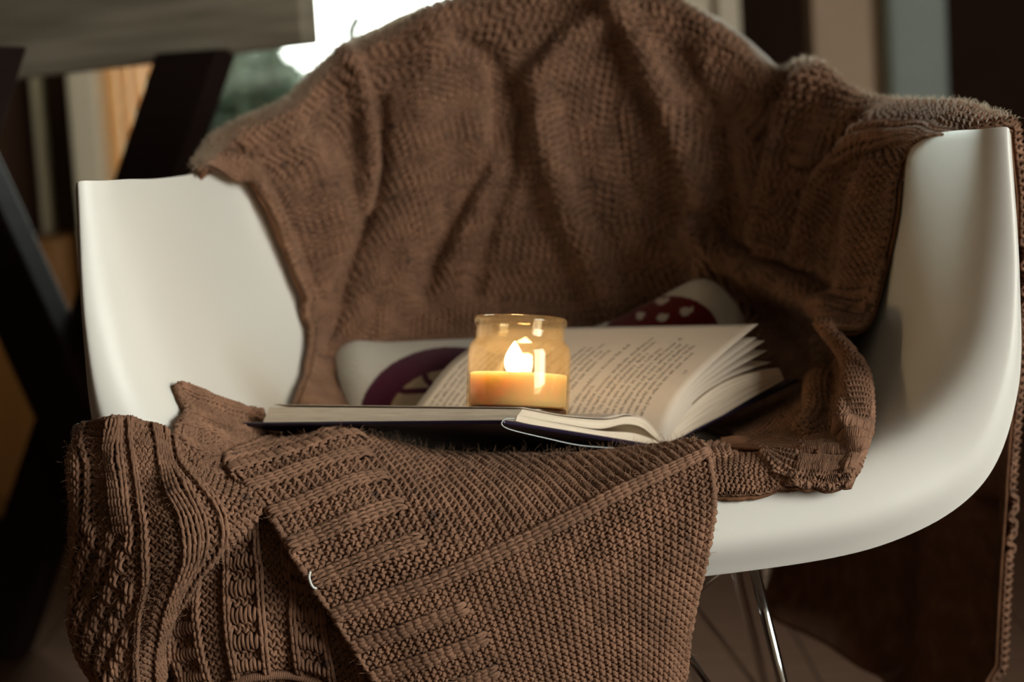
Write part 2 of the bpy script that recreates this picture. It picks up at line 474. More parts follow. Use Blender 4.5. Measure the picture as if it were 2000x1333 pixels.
def knit(name, G, walew, courseh, pattern, parent, wale_axis=0, seg=12, ring=5, rad=.25, relief=.0012, mask=None,
         localw=0.0, depth=.34, jitter=.05, trim=0):
    """Yarn loops laid over cloth grid G.  Wales (columns of stitches) run along wale_axis, the yarn runs across them.
    pattern(cw, cc, iw, ic) -> +1 knit / -1 purl; cw, cc are control-net coordinates."""
    nv, nu = G.shape[:2]
    Nrm = normals(G)
    ax_c, ax_w = (0, 1) if wale_axis == 0 else (1, 0)     # courses advance along ax_c; wales are counted along ax_w
    Lc = np.linalg.norm(np.diff(G, axis=ax_c), axis=-1).sum(axis=ax_c).mean()
    Lw = np.linalg.norm(np.diff(G, axis=ax_w), axis=-1).sum(axis=ax_w).mean()
    nc = max(3, int(Lc / courseh)); nw = max(3, int(Lw / walew))
    wl = Lw / nw
    _, mc = arc_map(G, ax_c, nc); _, mw = arc_map(G, ax_w, nw)
    dimc, dimw = (nv, nu) if ax_c == 0 else (nu, nv)
    Gc = G if ax_c == 0 else G.transpose(1, 0, 2)
    dl = np.linalg.norm(np.diff(Gc, axis=0), axis=-1)
    dl = .85 * dl + .15 * dl.mean(1, keepdims=True)
    cum = np.concatenate([np.zeros((1, dl.shape[1])), np.cumsum(dl, 0)], 0); cum /= cum[-1:]
    TAB = np.stack([np.interp(np.linspace(0, 1, nc + 1), cum[:, k], np.arange(dimc)) for k in range(dimw)], 1)[..., None]
    dw = np.linalg.norm(np.diff(Gc, axis=1), axis=-1)
    dw = localw * dw + (1 - localw) * dw.mean(0, keepdims=True)
    cuw = np.concatenate([np.zeros((dw.shape[0], 1)), np.cumsum(dw, 1)], 1); cuw /= cuw[:, -1:]
    TABW = np.stack([np.interp(np.linspace(0, 1, nw + 1), cuw[k], np.arange(dimw)) for k in range(dimc)], 0)[..., None]
    t = np.arange(nw * seg + 1) / seg * 2 * np.pi
    iw = np.clip((t / (2 * np.pi)).astype(int), 0, nw - 1)
    Vs, Qs, UVs, off = [], [], [], 0
    al = np.arange(ring) * 2 * np.pi / ring
    for c in range(trim, nc - trim):
        rj = rng.normal(0, jitter, nw + 2)
        jj = np.interp(t / (2 * np.pi), np.arange(nw + 2) - .5, rj)
        cpos = c + .5 - .92 * np.cos(t) + jj * .6
        x0 = mw
        rows_c = bil(TAB, np.full(nw + 1, c + .5), x0)[..., 0]
        mloc = bil(TABW, rows_c, np.arange(nw + 1.0))[..., 0]
        xm = np.interp(iw + .5, np.arange(nw + 1), mloc)
        cw = xm / (dimw - 1)
        cc = bil(TAB, np.full_like(xm, c + .5), xm)[..., 0] / (dimc - 1)
        s = pattern(cw, cc, iw, c)
        # soften the change of sign between neighbours
        s = np.convolve(np.pad(s, 3, 'edge'), np.ones(7) / 7, 'valid')
        wpos = t / (2 * np.pi) + (.085 - .035 * s) * np.sin(2 * t)
        x = np.interp(np.clip(wpos + jj * .5, 0, nw), np.arange(nw + 1), mloc)
        y = bil(TAB, np.clip(cpos, 0, nc), x)[..., 0]
        h = -s * depth * wl * np.cos(2 * t) + s * relief + wl * .12
        yy, xx = (y, x) if ax_c == 0 else (x, y)
        P = bil(G, yy, xx); Nn = bil(Nrm, yy, xx)
        P = P + Nn * h[:, None]
        Tn = np.gradient(P, axis=0); Tn /= np.linalg.norm(Tn, axis=1, keepdims=True) + 1e-12
        A = Nn - Tn * (Nn * Tn).sum(1, keepdims=True); A /= np.linalg.norm(A, axis=1, keepdims=True) + 1e-12
        B = np.cross(Tn, A)
        r = rad * wl * (1 + .10 * np.interp(t / (2 * np.pi), np.arange(nw + 2) - .5, rng.normal(0, 1, nw + 2)))
        R = P[:, None] + r[:, None, None] * (np.cos(al)[None, :, None] * A[:, None] + np.sin(al)[None, :, None] * B[:, None])
        keep = np.ones(len(t) - 1, bool)
        if mask is not None:
            keep = mask(P[:-1], cw[:-1], cc[:-1])
        k = np.nonzero(keep)[0]
        if len(k) == 0:
            continue
        j = np.arange(ring)
        a = k[:, None] * ring + j[None]; b_ = k[:, None] * ring + (j + 1)[None] % ring
        Q = np.stack([a, b_, b_ + ring, a + ring], -1).reshape(-1, 4) + off
        uvu = np.repeat(t / (2 * np.pi) * 2.6, ring); uvv = np.tile(np.abs(j - ring / 2) / ring * 1.2, len(t))
        Vs.append(R.reshape(-1, 3)); Qs.append(Q); UVs.append(np.stack([uvu, uvv + c * .37], -1)); off += R.shape[0] * ring
    V = np.concatenate(Vs); Q = np.concatenate(Qs); UV = np.concatenate(UVs)
    used = np.zeros(len(V), bool); used[Q.ravel()] = True
    idx = np.cumsum(used) - 1
    o = mesh(name, V[used], idx[Q], M_yarn, parent, True, UV[used])
    prop(o, kind='stuff')
    return o

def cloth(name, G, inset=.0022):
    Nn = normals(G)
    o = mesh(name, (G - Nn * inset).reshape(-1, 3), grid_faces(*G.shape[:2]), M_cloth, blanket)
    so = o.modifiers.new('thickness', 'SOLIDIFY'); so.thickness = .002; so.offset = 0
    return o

def net(rows, off=.010):
    out = []
    for r in rows:
        o_ = []
        for (x_, y_, Y_) in r:
            ys_ = shell_Y(x_, y_)
            if ys_ is not None and ys_ - off < Y_: Y_ = ys_ - off
            o_.append(at(x_, y_, Y_))
        out.append(o_)
    return np.array(out)

# --- the part over the back and the right arm
cols = [
 [(392,326),(440,340),(490,367),(535,450),(578,540),(612,640),(602,720),(586,765),(570,810)],
 [(440,268),(500,330),(545,400),(590,500),(620,580),(645,660),(640,730),(632,772),(625,815)],
 [(560,213),(610,290),(640,370),(665,460),(680,540),(690,620),(690,700),(690,757),(690,815)],
 [(650,125),(690,210),(720,300),(735,400),(745,500),(755,600),(760,700),(760,757),(760,815)],
 [(790,52),(810,150),(825,260),(835,370),(845,480),(855,590),(860,700),(860,757),(860,815)],
 [(960,-10),(960,110),(955,230),(950,350),(955,470),(960,590),(965,700),(967,757),(970,815)],
 [(1130,-30),(1120,90),(1110,220),(1110,350),(1115,470),(1120,590),(1120,700),(1120,757),(1120,815)],
 [(1290,-10),(1285,100),(1280,220),(1280,350),(1285,470),(1290,590),(1290,700),(1290,757),(1290,815)],
 [(1420,72),(1410,170),(1400,270),(1400,380),(1405,480),(1415,580),(1420,690),(1420,775),(1410,850)],
 [(1505,143),(1490,220),(1480,320),(1475,420),(1485,510),(1505,600),(1520,720),(1512,815),(1490,905)],
 [(1580,128),(1560,230),(1545,330),(1540,430),(1545,530),(1570,640),(1590,760),(1580,855),(1540,938)],
 [(1690,194),(1640,240),(1610,330),(1600,430),(1600,530),(1630,650),(1650,770),(1632,868),(1590,943)],
 [(1850,206),(1745,240),(1690,320),(1665,430),(1650,540),(1672,660),(1685,790),(1672,874),(1630,942)],
 [(1972,236),(1880,256),(1775,290),(1742,420),(1716,555),(1704,650),(1712,760),(1696,856),(1660,938)]]
crestY = [1.615,1.70,1.775,1.83,1.865,1.885,1.89,1.875,1.845,1.81,1.77,1.68,1.52,1.40]
C = []
for ci, col in enumerate(cols):
    cy = crestY[ci]
    pts = []
    px, py = col[0]
    if ci == 13:
        outer = [(1925,1420,1.60),(1965,1100,1.56),(1998,700,1.50),(2002,420,1.45),(1990,275,1.42)]
    elif ci == 12:
        outer = [(1800,1400,1.72),(1850,1100,1.68),(1900,700,1.62),(1915,400,1.58),(1890,240,1.55)]
    elif ci == 11:
        outer = [(1640,1268,1.86),(1680,1000,1.84),(1720,700,1.80),(1735,400,1.76),(1712,235,1.72)]
    elif ci == 10:
        outer = [(1500,1192,1.97),(1530,950,1.95),(1560,650,1.92),(1590,350,1.86),(1590,165,1.80)]
    else:
        dx = (px - 1050) * .02
        if ci == 0: dx = -40
        low = 1090 if ci > 4 else 1000
        outer = [(px + dx * .2, low, cy + .11), (px + dx * .5, py + .65 * (low - py), cy + .10), (px + dx, py + .35 * (low - py), cy + .085), (px + dx * .6, py + 110, cy + .06), (px + dx * .3, py + 22, cy + .025)]
    for o_ in outer: pts.append(at(*o_))
    pts.append(at(px, py, cy))
    for (x_, y_) in col[1:]:
        Y_ = shell_Y(x_, y_)
        if Y_ is None: Y_ = cy - .02
        if ci == 13 and y_ < 300: Y_ = [1.45, 1.56][y_ > 270]
        if ci == 12 and y_ < 250: Y_ = 1.585
        if ci == 11 and y_ < 245: Y_ = 1.70
        pts.append(at(x_, y_, Y_ - .020 - .012 * min(1, max(0, (ci - 7.5) / 2)) * (1 if 300 < y_ < 800 else 0)))
    C.append(pts)
C = np.array(C).transpose(1, 0, 2)                        # rows (outer low -> crest -> seat), columns
G = patch(C, 330, 380)
folds = [  # polyline in the picture, height, half width (picture px)
 ([(668,105),(700,200),(722,280),(724,340),(714,400)], .016, 17),
 ([(742,200),(742,330),(716,430),(682,520),(645,650)], -.016, 17),
 ([(440,285),(490,312),(535,395),(580,490),(625,610)], -.013, 15),
 ([(455,315),(500,365),(550,460),(600,580)], .009, 18),
 ([(560,270),(620,350),(660,460)], .010, 45),
 ([(850,40),(835,200),(815,330),(770,480),(715,650)], .015, 55),
 ([(880,60),(960,110),(985,190),(945,340),(880,440),(830,560)], -.011, 24),
 ([(930,250),(960,330),(930,420),(880,520)], .008, 30),
 ([(1200,10),(1120,85),(1045,170),(1062,280),(1110,430),(1190,610)], .017, 30),
 ([(1030,215),(1000,330),(955,450),(930,560)], -.010, 22),
 ([(1175,120),(1150,220),(1190,370),(1280,540)], -.017, 55),
 ([(1205,-5),(1265,130),(1330,280),(1385,430),(1400,570)], .017, 26),
 ([(1330,120),(1400,280),(1440,430),(1480,520)], -.010, 32),
 ([(1535,155),(1505,280),(1470,420),(1420,470)], -.018, 20),
 ([(1590,160),(1545,260),(1500,380),(1470,490)], .016, 28),
 ([(1680,236),(1630,290),(1580,370),(1548,480)], -.022, 17),
 ([(1700,262),(1640,310),(1590,400),(1560,500)], .014, 24),
 ([(1720,300),(1660,400),(1632,500),(1640,590)], -.012, 13),
 ([(1730,320),(1700,400),(1680,540),(1668,620)], .012, 24),
 ([(1365,470),(1440,520),(1540,560),(1640,620),(1700,690)], .018, 30),
 ([(1390,430),(1470,500),(1560,530),(1640,575)], -.014, 16),
 ([(1480,600),(1560,640),(1640,720)], -.010, 30),
 ([(1400,560),(1450,640),(1500,700)], .012, 28),
 ([(1695,690),(1690,770),(1665,850)], .012, 24),
 ([(1655,730),(1650,790),(1625,850)], -.012, 15),
 ([(1620,720),(1605,790),(1580,850)], .010, 26),
 ([(1530,780),(1565,820)], -.014, 22),
 ([(760,520),(720,620),(690,720)], -.006, 20),
 ([(1750,1000),(1740,1300)], .012, 40), ([(1860,900),(1840,1400)], -.012, 35), ([(1930,800),(1920,1300)], .010, 30)]
PX = proj(G)
disp = np.zeros(G.shape[:2])
for pl, amp, wd in folds:
    pl = np.array(pl, float)
    best = np.full(G.shape[:2], 1e9)
    for a_, b_ in zip(pl[:-1], pl[1:]):
        ab = b_ - a_; tt = np.clip(((PX - a_) @ ab) / (ab @ ab), 0, 1)
        dd = np.linalg.norm(PX - (a_ + tt[..., None] * ab), axis=-1)
        best = np.minimum(best, dd)
    disp += 1.45 * amp * np.exp(-(best / wd) ** 2)
rowi = np.linspace(0, C.shape[0] - 1, G.shape[0])[:, None]
front_side = np.clip((rowi - 4.6) / .8, 0, 1)             # the outer side has its own few folds only
disp = disp * np.where(PX[..., 1] > 960, 1, front_side)
disp += .0015 * np.sin(PX[..., 0] * .045 + PX[..., 1] * .02) * front_side
def smooth_noise(shape, n, amp):
    g = rng.normal(0, 1, (n, n, 1))
    yy, xx = np.meshgrid(np.linspace(0, n - 1, shape[0]), np.linspace(0, n - 1, shape[1]), indexing='ij')
    return bil(g, yy, xx)[..., 0] * amp
disp += smooth_noise(G.shape[:2], 34, .0012)
G = G + normals(G) * disp[..., None]
def clear_of_shell(G, gap, rows_from=0):
    H = G.reshape(-1, 3).copy()
    for i in range(rows_from * G.shape[1], len(H)):
        p_, n_, _, d_ = bvh.find_nearest(Vector(H[i].tolist()), .05)
        if p_ is None: continue
        p_ = np.array(p_); n_ = np.array(n_)
        n_ = n_ * SHS
        sd = (H[i] - p_) @ n_
        if sd < gap: H[i] = H[i] + n_ * (gap - sd)
    return H.reshape(G.shape)
k0 = int(5.6 / (C.shape[0] - 1) * (G.shape[0] - 1))
H_ = clear_of_shell(G, .0088, k0)
colj = np.linspace(0, C.shape[1] - 1, G.shape[1])[None, :]
st_ = 5.6 + 1.8 * np.clip((colj - 11.3) / .8, 0, 1) + .7 * np.clip(1.2 - colj, 0, 1)       # over the arm's rim the cloth is left as it hangs
wt_ = np.clip((rowi - st_) / .15, 0, 1)[..., None]
G = G * (1 - wt_) + H_ * wt_
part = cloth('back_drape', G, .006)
def pat_back(cw, cc, iw, c):
    rib = (cw > .78) & ((c % 30) > 22) & ((c % 3) != 0)
    return np.where(rib, .9, -1.0) * np.ones_like(cw)
def vis_back(P, cw, cc):
    q = proj(P)
    return (q[:, 0] > -40) & (q[:, 0] < 2060) & (q[:, 1] > -60) & (q[:, 1] < 1380) & ((cc > .33) | (q[:, 1] > 1000) | (q[:, 0] > 1850))
knit('yarn_stitches', G, .0084, .0068, pat_back, part, 0, seg=10, ring=4, rad=.20, relief=.0008, mask=vis_back, depth=.36, localw=.4)

# --- the ribbed border and body hanging over the front edge
rows = [
 [(455,885,1.47),(570,855,1.49),(690,872,1.495),(850,890,1.50),(1080,892,1.50),(1310,890,1.49)],
 [(440,912,1.36),(568,878,1.385),(690,846,1.405),(870,888,1.41),(1100,890,1.405),(1345,868,1.385)],
 [(522,998,1.316),(640,955,1.328),(748,928,1.35),(910,928,1.355),(1120,912,1.36),(1362,866,1.352)],
 [(586,1105,1.300),(700,1058,1.304),(806,1022,1.315),(965,985,1.320),(1160,940,1.332),(1372,870,1.338)],
 [(648,1198,1.300),(762,1160,1.296),(868,1124,1.294),(1030,1052,1.298),(1200,968,1.308),(1382,884,1.325)],
 [(706,1292,1.300),(820,1254,1.292),(922,1216,1.290),(1072,1150,1.291),(1226,1080,1.296),(1394,985,1.312)],
 [(764,1385,1.302),(872,1350,1.294),(972,1312,1.292),(1106,1252,1.292),(1240,1190,1.296),(1376,1105,1.310)],
 [(822,1475,1.306),(925,1440,1.300),(1022,1402,1.296),(1140,1352,1.296),(1255,1300,1.299),(1352,1228,1.310)],
 [(880,1560,1.310),(980,1525,1.304),(1070,1492,1.300),(1172,1445,1.300),(1266,1400,1.302),(1336,1348,1.312)]]
GT = patch(net(rows, .022), 260, 260)
GT = GT + normals(GT) * smooth_noise(GT.shape[:2], 12, .0010)[..., None]
GT = clear_of_shell(GT, .0075)
part = cloth('front_drape', GT, .0046)
s_q, _ = arc_map(GT, 0, 10)
def pat_front(cw, cc, iw, c):
    q = cw * 8; p = cc * 5                                # control rows (down), columns (across)
    rib = np.where((iw % 5) < 2, 1.0, -1.0)
    band = np.where(np.abs(q - 4.02) < .20, 1.0, -1.0)
    return np.where(p < 2.0, rib, band)
knit('yarn_stitches', GT, .0049, .0059, pat_front, part, 1, seg=14, ring=6, rad=.265, relief=.0017, depth=.36)

# --- over the left front corner
rows = [
 [(172,850,1.43),(160,838,1.405),(205,822,1.39),(255,818,1.382),(315,838,1.378),(370,888,1.378)],
 [(160,890,1.41),(150,880,1.365),(200,878,1.342),(260,884,1.335),(325,900,1.338),(392,918,1.348)],
 [(158,960,1.40),(148,955,1.35),(210,958,1.325),(275,965,1.315),(352,950,1.312),(440,934,1.325)],
 [(158,1050,1.40),(147,1050,1.348),(215,1055,1.32),(290,1050,1.303),(385,1010,1.294),(500,962,1.318)],
 [(158,1140,1.40),(146,1140,1.348),(215,1145,1.32),(290,1130,1.303),(392,1078,1.290),(508,1004,1.312)],
 [(162,1225,1.40),(150,1222,1.35),(210,1230,1.326),(275,1215,1.312),(345,1160,1.302),(440,1080,1.312)],
 [(176,1300,1.40),(166,1290,1.355),(215,1300,1.334),(270,1300,1.325),(312,1240,1.322),(352,1165,1.33)],
 [(215,1370,1.41),(206,1350,1.37),(242,1370,1.355),(280,1380,1.348),(312,1330,1.342),(338,1260,1.348)]]
GU = patch(net(rows, .012), 220, 150)
GU = GU + normals(GU) * smooth_noise(GU.shape[:2], 11, .0016)[..., None]
part = cloth('corner_drape', GU, .0046)
def pat_corner(cw, cc, iw, c):
    k = iw % 9
    rib = np.where((k == 0) | (k == 1) | (k == 2) | (k == 4), 1.0, -1.0)
    moss = np.where((iw + c // 2) % 3 == 0, 1.0, -1.0)
    lowleft = (cw * 5 < 2.6) & (cc * 7 > 2.8)
    return np.where(lowleft, moss, rib)
knit('yarn_stitches', GU, .0050, .0058, pat_corner, part, 0, seg=14, ring=6, rad=.265, relief=.0017, depth=.38)

# --- the layer hanging below, between corner and border
rows = [
 [(380,905,1.43),(430,905,1.42),(490,915,1.42),(560,935,1.415),(680,960,1.41)],
 [(368,935,1.36),(425,935,1.35),(490,945,1.345),(570,990,1.345),(690,1040,1.345)],
 [(340,1060,1.345),(410,1030,1.338),(490,1010,1.335),(590,1060,1.335),(715,1130,1.330)],
 [(318,1180,1.348),(402,1135,1.338),(495,1095,1.332),(610,1140,1.332),(750,1210,1.328)],
 [(325,1280,1.345),(405,1240,1.330),(500,1200,1.322),(620,1225,1.322),(780,1295,1.325)],
 [(338,1335,1.345),(415,1300,1.330),(505,1272,1.320),(630,1288,1.322),(805,1355,1.328)],
 [(345,1395,1.352),(425,1345,1.338),(510,1318,1.330),(640,1338,1.332),(830,1420,1.335)],
 [(360,1470,1.365),(435,1430,1.362),(520,1410,1.36),(650,1430,1.36),(840,1500,1.36)]]
GL = patch(net(rows, .009), 200, 170)
GL = GL + normals(GL) * smooth_noise(GL.shape[:2], 9, .0015)[..., None]
GL = clear_of_shell(GL, .0075)
part = cloth('under_layer', GL, .0046)
def pat_under(cw, cc, iw, c):
    k = iw % 8
    return np.where((k == 1) | (k == 5), 1.0, np.where(((k == 2) | (k == 3) | (k == 4)) & (c % 3 == 0), 1.0, -1.0))
knit('yarn_stitches', GL, .0052, .0060, pat_under, part, 0, seg=14, ring=6, rad=.265, relief=.0016, depth=.38)
V, Q = tube(crom(GL[170] + normals(GL)[170] * .003, np.linspace(4, 165, 120)), .0032, 8)
mesh('hem_cord', V, Q, M_yarn, blanket, True, np.stack([np.repeat(np.arange(120) * .6, 8), np.tile(np.arange(8) * .12, 120)], -1))

# --- the corner of the blanket turned up against the left arm
rows = [
 [(347,748,1.478),(406,772,1.483),(466,797,1.488),(516,808,1.495)],
 [(358,775,1.468),(420,800,1.475),(480,820,1.50),(530,828,1.52)],
 [(368,803,1.464),(424,826,1.470),(482,846,1.49),(545,856,1.51)],
 [(352,826,1.452),(402,842,1.452),(455,866,1.46),(560,876,1.49)],
 [(350,856,1.436),(395,880,1.436),(450,893,1.44),(560,890,1.46)],
 [(374,893,1.408),(415,912,1.405),(470,915,1.408),(570,893,1.43)],
 [(398,925,1.385),(436,935,1.378),(490,935,1.375),(580,915,1.39)]]
GF = patch(net(rows, .014), 150, 120)
GF = GF + normals(GF) * smooth_noise(GF.shape[:2], 9, .0010)[..., None]
part = cloth('turned_corner', GF, .0046)
def pat_flap(cw, cc, iw, c):
    return np.where((iw % 6) < 2, 1.0, -1.0)
knit('yarn_stitches', GF, .0048, .0056, pat_flap, part, 1, seg=11, ring=5, rad=.26, relief=.0010, depth=.36)

# --- the roll lying on the seat to the right of the book
rows = [
 [(1340,905,1.46),(1440,905,1.475),(1520,905,1.485),(1610,900,1.50)],
 [(1345,872,1.41),(1425,866,1.425),(1490,880,1.438),(1590,905,1.455)],
 [(1358,880,1.375),(1430,884,1.392),(1500,905,1.408),(1585,928,1.43)],
 [(1370,930,1.355),(1440,930,1.366),(1510,938,1.382),(1580,940,1.402)],
 [(1380,968,1.352),(1440,966,1.360),(1510,958,1.374),(1575,946,1.392)]]
GR = patch(net(rows), 90, 90)
GR = GR + normals(GR) * smooth_noise(GR.shape[:2], 8, .0012)[..., None]
GR = clear_of_shell(GR, .0075)
part = cloth('seat_roll', GR, .0046)
knit('yarn_stitches', GR, .0050, .0054, lambda cw, cc, iw, c: -np.ones_like(cw), part, 1, seg=11, ring=5, rad=.25, relief=.0008, depth=.36)

# --- bound edges
def edge_cord(line, nrm_, r=.0026, n=220):
    P_ = crom(line - nrm_ * .0012, np.linspace(0, len(line) - 1, n))
    P_ = P_ + rng.normal(0, .0003, P_.shape)
    ends = np.minimum(1, np.minimum(np.arange(n), np.arange(n)[::-1]) / 10 + .05)
    V_, Q_ = tube(P_, r * ends * (1 + .15 * np.sin(np.arange(n) * 1.3)), 8)
    mesh('edge_cord', V_, Q_, M_yarn, blanket, True, np.stack([np.repeat(np.arange(n) * .5, 8), np.tile(np.arange(8) * .12, n)], -1))
edge_cord(GU[0, 20:], normals(GU)[0, 20:]); edge_cord(GF[0], normals(GF)[0]); edge_cord(GF[:, 0], normals(GF)[:, 0])
edge_cord(GT[40:, 0], normals(GT)[40:, 0]); edge_cord(GT[60:, -1], normals(GT)[60:, -1])
edge_cord(G[k0 + 74:, -1], normals(G)[k0 + 74:, -1], .003); edge_cord(G[k0 + 44:, 0], normals(G)[k0 + 44:, 0], .003); edge_cord(G[-1, 220:], normals(G)[-1, 220:], .003)

# --- loose wool fibres standing off the knit, and the snagged pale thread
def fibres(name, G, n, lo, hi, r, rows_, cols_, mat=None):
    Nn = normals(G); Vs, Qs, off = [], [], 0
    for _ in range(n):
        i = int(rng.uniform(*rows_) * (G.shape[0] - 1)); j = int(rng.uniform(*cols_) * (G.shape[1] - 1))
        p = G[i, j] + Nn[i, j] * .001; L = rng.uniform(lo, hi)
        d = Nn[i, j] + rng.normal(0, .8, 3); d /= np.linalg.norm(d)
        d2 = np.cross(d, rng.normal(0, 1, 3)); d2 /= np.linalg.norm(d2) + 1e-9
        ts = np.linspace(0, 1, 6)
        P = p + L * (ts[:, None] * d + .35 * np.sin(ts * rng.uniform(2, 5))[:, None] * d2 * ts[:, None])
        V, Q = tube(P, r, 3); Vs.append(V); Qs.append(Q + off); off += len(V)
    prop(mesh(name, np.concatenate(Vs), np.concatenate(Qs), mat or M_fuzz, blanket), kind='stuff')
fibres('wool_fibres', GT, 2600, .003, .010, .00008, (.05, 1), (.0, 1))
fibres('wool_fibres', GT, 350, .003, .009, .00008, (.08, .32), (.2, .98))
fibres('wool_fibres', GU, 1300, .003, .010, .00008, (.08, .9), (.1, 1))
fibres('wool_fibres', GF, 500, .002, .007, .00008, (.2, 1), (.1, .8))
fibres('wool_fibres', G, 2500, .003, .010, .00010, (.42, .75), (.0, 1))
M_halo, nt, b = new_mat('backlit_wool_fluff')  # paler than the wool: part of the backlit rim is put into the colour
nt.nodes.remove(b)
df = N(nt, 'ShaderNodeBsdfDiffuse'); df.inputs[0].default_value = (.5, .38, .28, 1)
tl_ = N(nt, 'ShaderNodeBsdfTranslucent'); tl_.inputs[0].default_value = (.85, .78, .68, 1)
ms = N(nt, 'ShaderNodeMixShader'); ms.inputs[0].default_value = .65
nt.links.new(df.outputs[0], ms.inputs[1]); nt.links.new(tl_.outputs[0], ms.inputs[2]); nt.links.new(ms.outputs[0], nt.nodes['Material Output'].inputs[0])
fibres('wool_fluff', G, 12000, .003, .009, .00016, (.335, .392), (.0, .33), M_halo)
fibres('wool_fluff', G, 4500, .003, .008, .00013, (.345, .40), (.3, 1), M_halo)
th = [at(606,1118,1.288), at(604,1128,1.285), at(607,1140,1.283), at(612,1148,1.284), at(617,1150,1.288)]
V, Q = tube(crom(np.array(th), np.linspace(0, 4, 24)), .0009, 6)
o = mesh('pale_thread', V, Q, simple('pale_thread_white', (.75, .78, .74), .7), blanket)
o['label'] = 'pale snagged thread'

# ------------------------------------------------------------------ the cushion
M_cush, nt, b = new_mat('embroidered_cushion_cover')
at_ = N(nt, 'ShaderNodeAttribute'); at_.attribute_name = 'motif'
b.inputs['Roughness'].default_value = .9; b.inputs['Specular IOR Level'].default_value = .1; b.inputs['Sheen Weight'].default_value = .1
tc = N(nt, 'ShaderNodeTexCoord'); ns = N(nt, 'ShaderNodeTexNoise'); ns.inputs['Scale'].default_value = 260; ns.inputs['Detail'].default_value = 3
nt.links.new(tc.outputs['Object'], ns.inputs['Vector'])
bp = N(nt, 'ShaderNodeBump'); bp.inputs['Strength'].default_value = .5; bp.inputs['Distance'].default_value = .002
nt.links.new(ns.outputs['Fac'], bp.inputs['Height']); nt.links.new(bp.outputs[0], b.inputs['Normal'])
nt.links.new(at_.outputs['Color'], b.inputs['Base Color'])
topc = np.array([(645,692),(690,668),(760,670),(840,667),(920,664),(1010,662),(1100,655),(1190,630),(1285,583),(1372,546),(1430,585),(1462,640)], float)
botc = np.array([(690,850),(740,862),(800,868),(860,870),(930,872),(1010,872),(1100,872),(1190,870),(1270,865),(1350,850),(1420,830),(1475,790)], float)
nu_, nv_ = 260, 150
tc_ = crom(topc, np.linspace(0, 11, nu_)); bc_ = crom(botc, np.linspace(0, 11, nu_))
vv = np.linspace(0, 1, nv_)[:, None, None]
PXc = tc_[None] * (1 - vv) + bc_[None] * vv                # picture columns and rows of the front face
u_ = np.linspace(0, 1, nu_)[None]; v_ = np.linspace(0, 1, nv_)[:, None]
Ymid = 1.735 - .095 * v_ + 0 * u_
bulge = .045 * (np.clip(np.sin(np.pi * u_), 0, 1) ** .45) * (np.clip(np.sin(np.pi * v_), 0, 1) ** .5)
front = np.array([[at(PXc[i, j, 0], PXc[i, j, 1], Ymid[i, j]) for j in range(nu_)] for i in range(nv_)])
nrm = np.array([0, -.93, .37])
Gf = front + nrm * bulge[..., None]; Gb = front - nrm * bulge[..., None] * .8
Vc = np.concatenate([Gf.reshape(-1, 3), Gb.reshape(-1, 3)])
Qc = np.concatenate([grid_faces(nv_, nu_), grid_faces(nv_, nu_)[:, ::-1] + nv_ * nu_])
cushion = mesh('embroidered_cushion', Vc, Qc, M_cush)
prop(cushion, 'off-white cushion embroidered with purple and red fruit slices, leaning behind the book', 'cushion')
q = proj(Gf); X_, Y_ = q[..., 0], q[..., 1]
colr = np.zeros((nv_, nu_, 4)); colr[..., 3] = 1
colr[..., :3] = (.56, .53, .455)
e_out = ((X_ - 880) / 178) ** 2 + ((Y_ - 818) / 140) ** 2; e_in = ((X_ - 886) / 128) ** 2 + ((Y_ - 822) / 100) ** 2
PUR = (.062, .010, .026); BEI = (.34, .255, .17)
colr[(e_out < 1), :3] = PUR
colr[(e_in < 1), :3] = BEI
def segline(pl, wd, colv, cond=True):
    pl = np.array(pl, float); best = np.full(X_.shape, 1e9); P = np.stack([X_, Y_], -1)
    for a_, b_ in zip(pl[:-1], pl[1:]):
        ab = b_ - a_; tt = np.clip(((P - a_) @ ab) / (ab @ ab), 0, 1)
        best = np.minimum(best, np.linalg.norm(P - (a_ + tt[..., None] * ab), axis=-1))
    colr[(best < wd) & cond, :3] = colv
segline([(816,712),(826,725),(833,742),(850,760)], 6, PUR, e_in < 1)
segline([(765,760),(790,765),(822,764),(850,762)], 5.5, PUR, e_in < 1)
segline([(850,760),(900,790)], 6, PUR, e_in < 1)
a_ = math.radians(-14); dx_, dy_ = X_ - 1288, Y_ - 664
ex, ey = dx_ * math.cos(a_) + dy_ * math.sin(a_), -dx_ * math.sin(a_) + dy_ * math.cos(a_)
red = (ex / 118) ** 2 + (ey / 84) ** 2 < 1
colr[red, :3] = (.105, .004, .003)
WH = (.52, .45, .37)
for hx, hy, sx, sy in [(1294,589,13,7),(1252,617,9,8),(1296,621,12,8),(1342,609,13,9),(1318,650,12,9),(1360,650,11,9)]:
    h1 = ((X_ - hx + sx * .3) / (sx * .75)) ** 2 + ((Y_ - hy) / sy) ** 2 < 1
    h2 = (np.abs(X_ - hx - sx * .35) < sx * .5) & (np.abs(Y_ - hy + (X_ - hx) * .45) < sy * .6)
    colr[(h1 | h2), :3] = WH
atr = cushion.data.color_attributes.new('motif', 'FLOAT_COLOR', 'POINT')
back = np.zeros_like(colr); back[..., :3] = (.56, .53, .455); back[..., 3] = 1
atr.data.foreach_set('color', np.concatenate([colr.reshape(-1, 4), back.reshape(-1, 4)]).astype(np.float32).ravel())

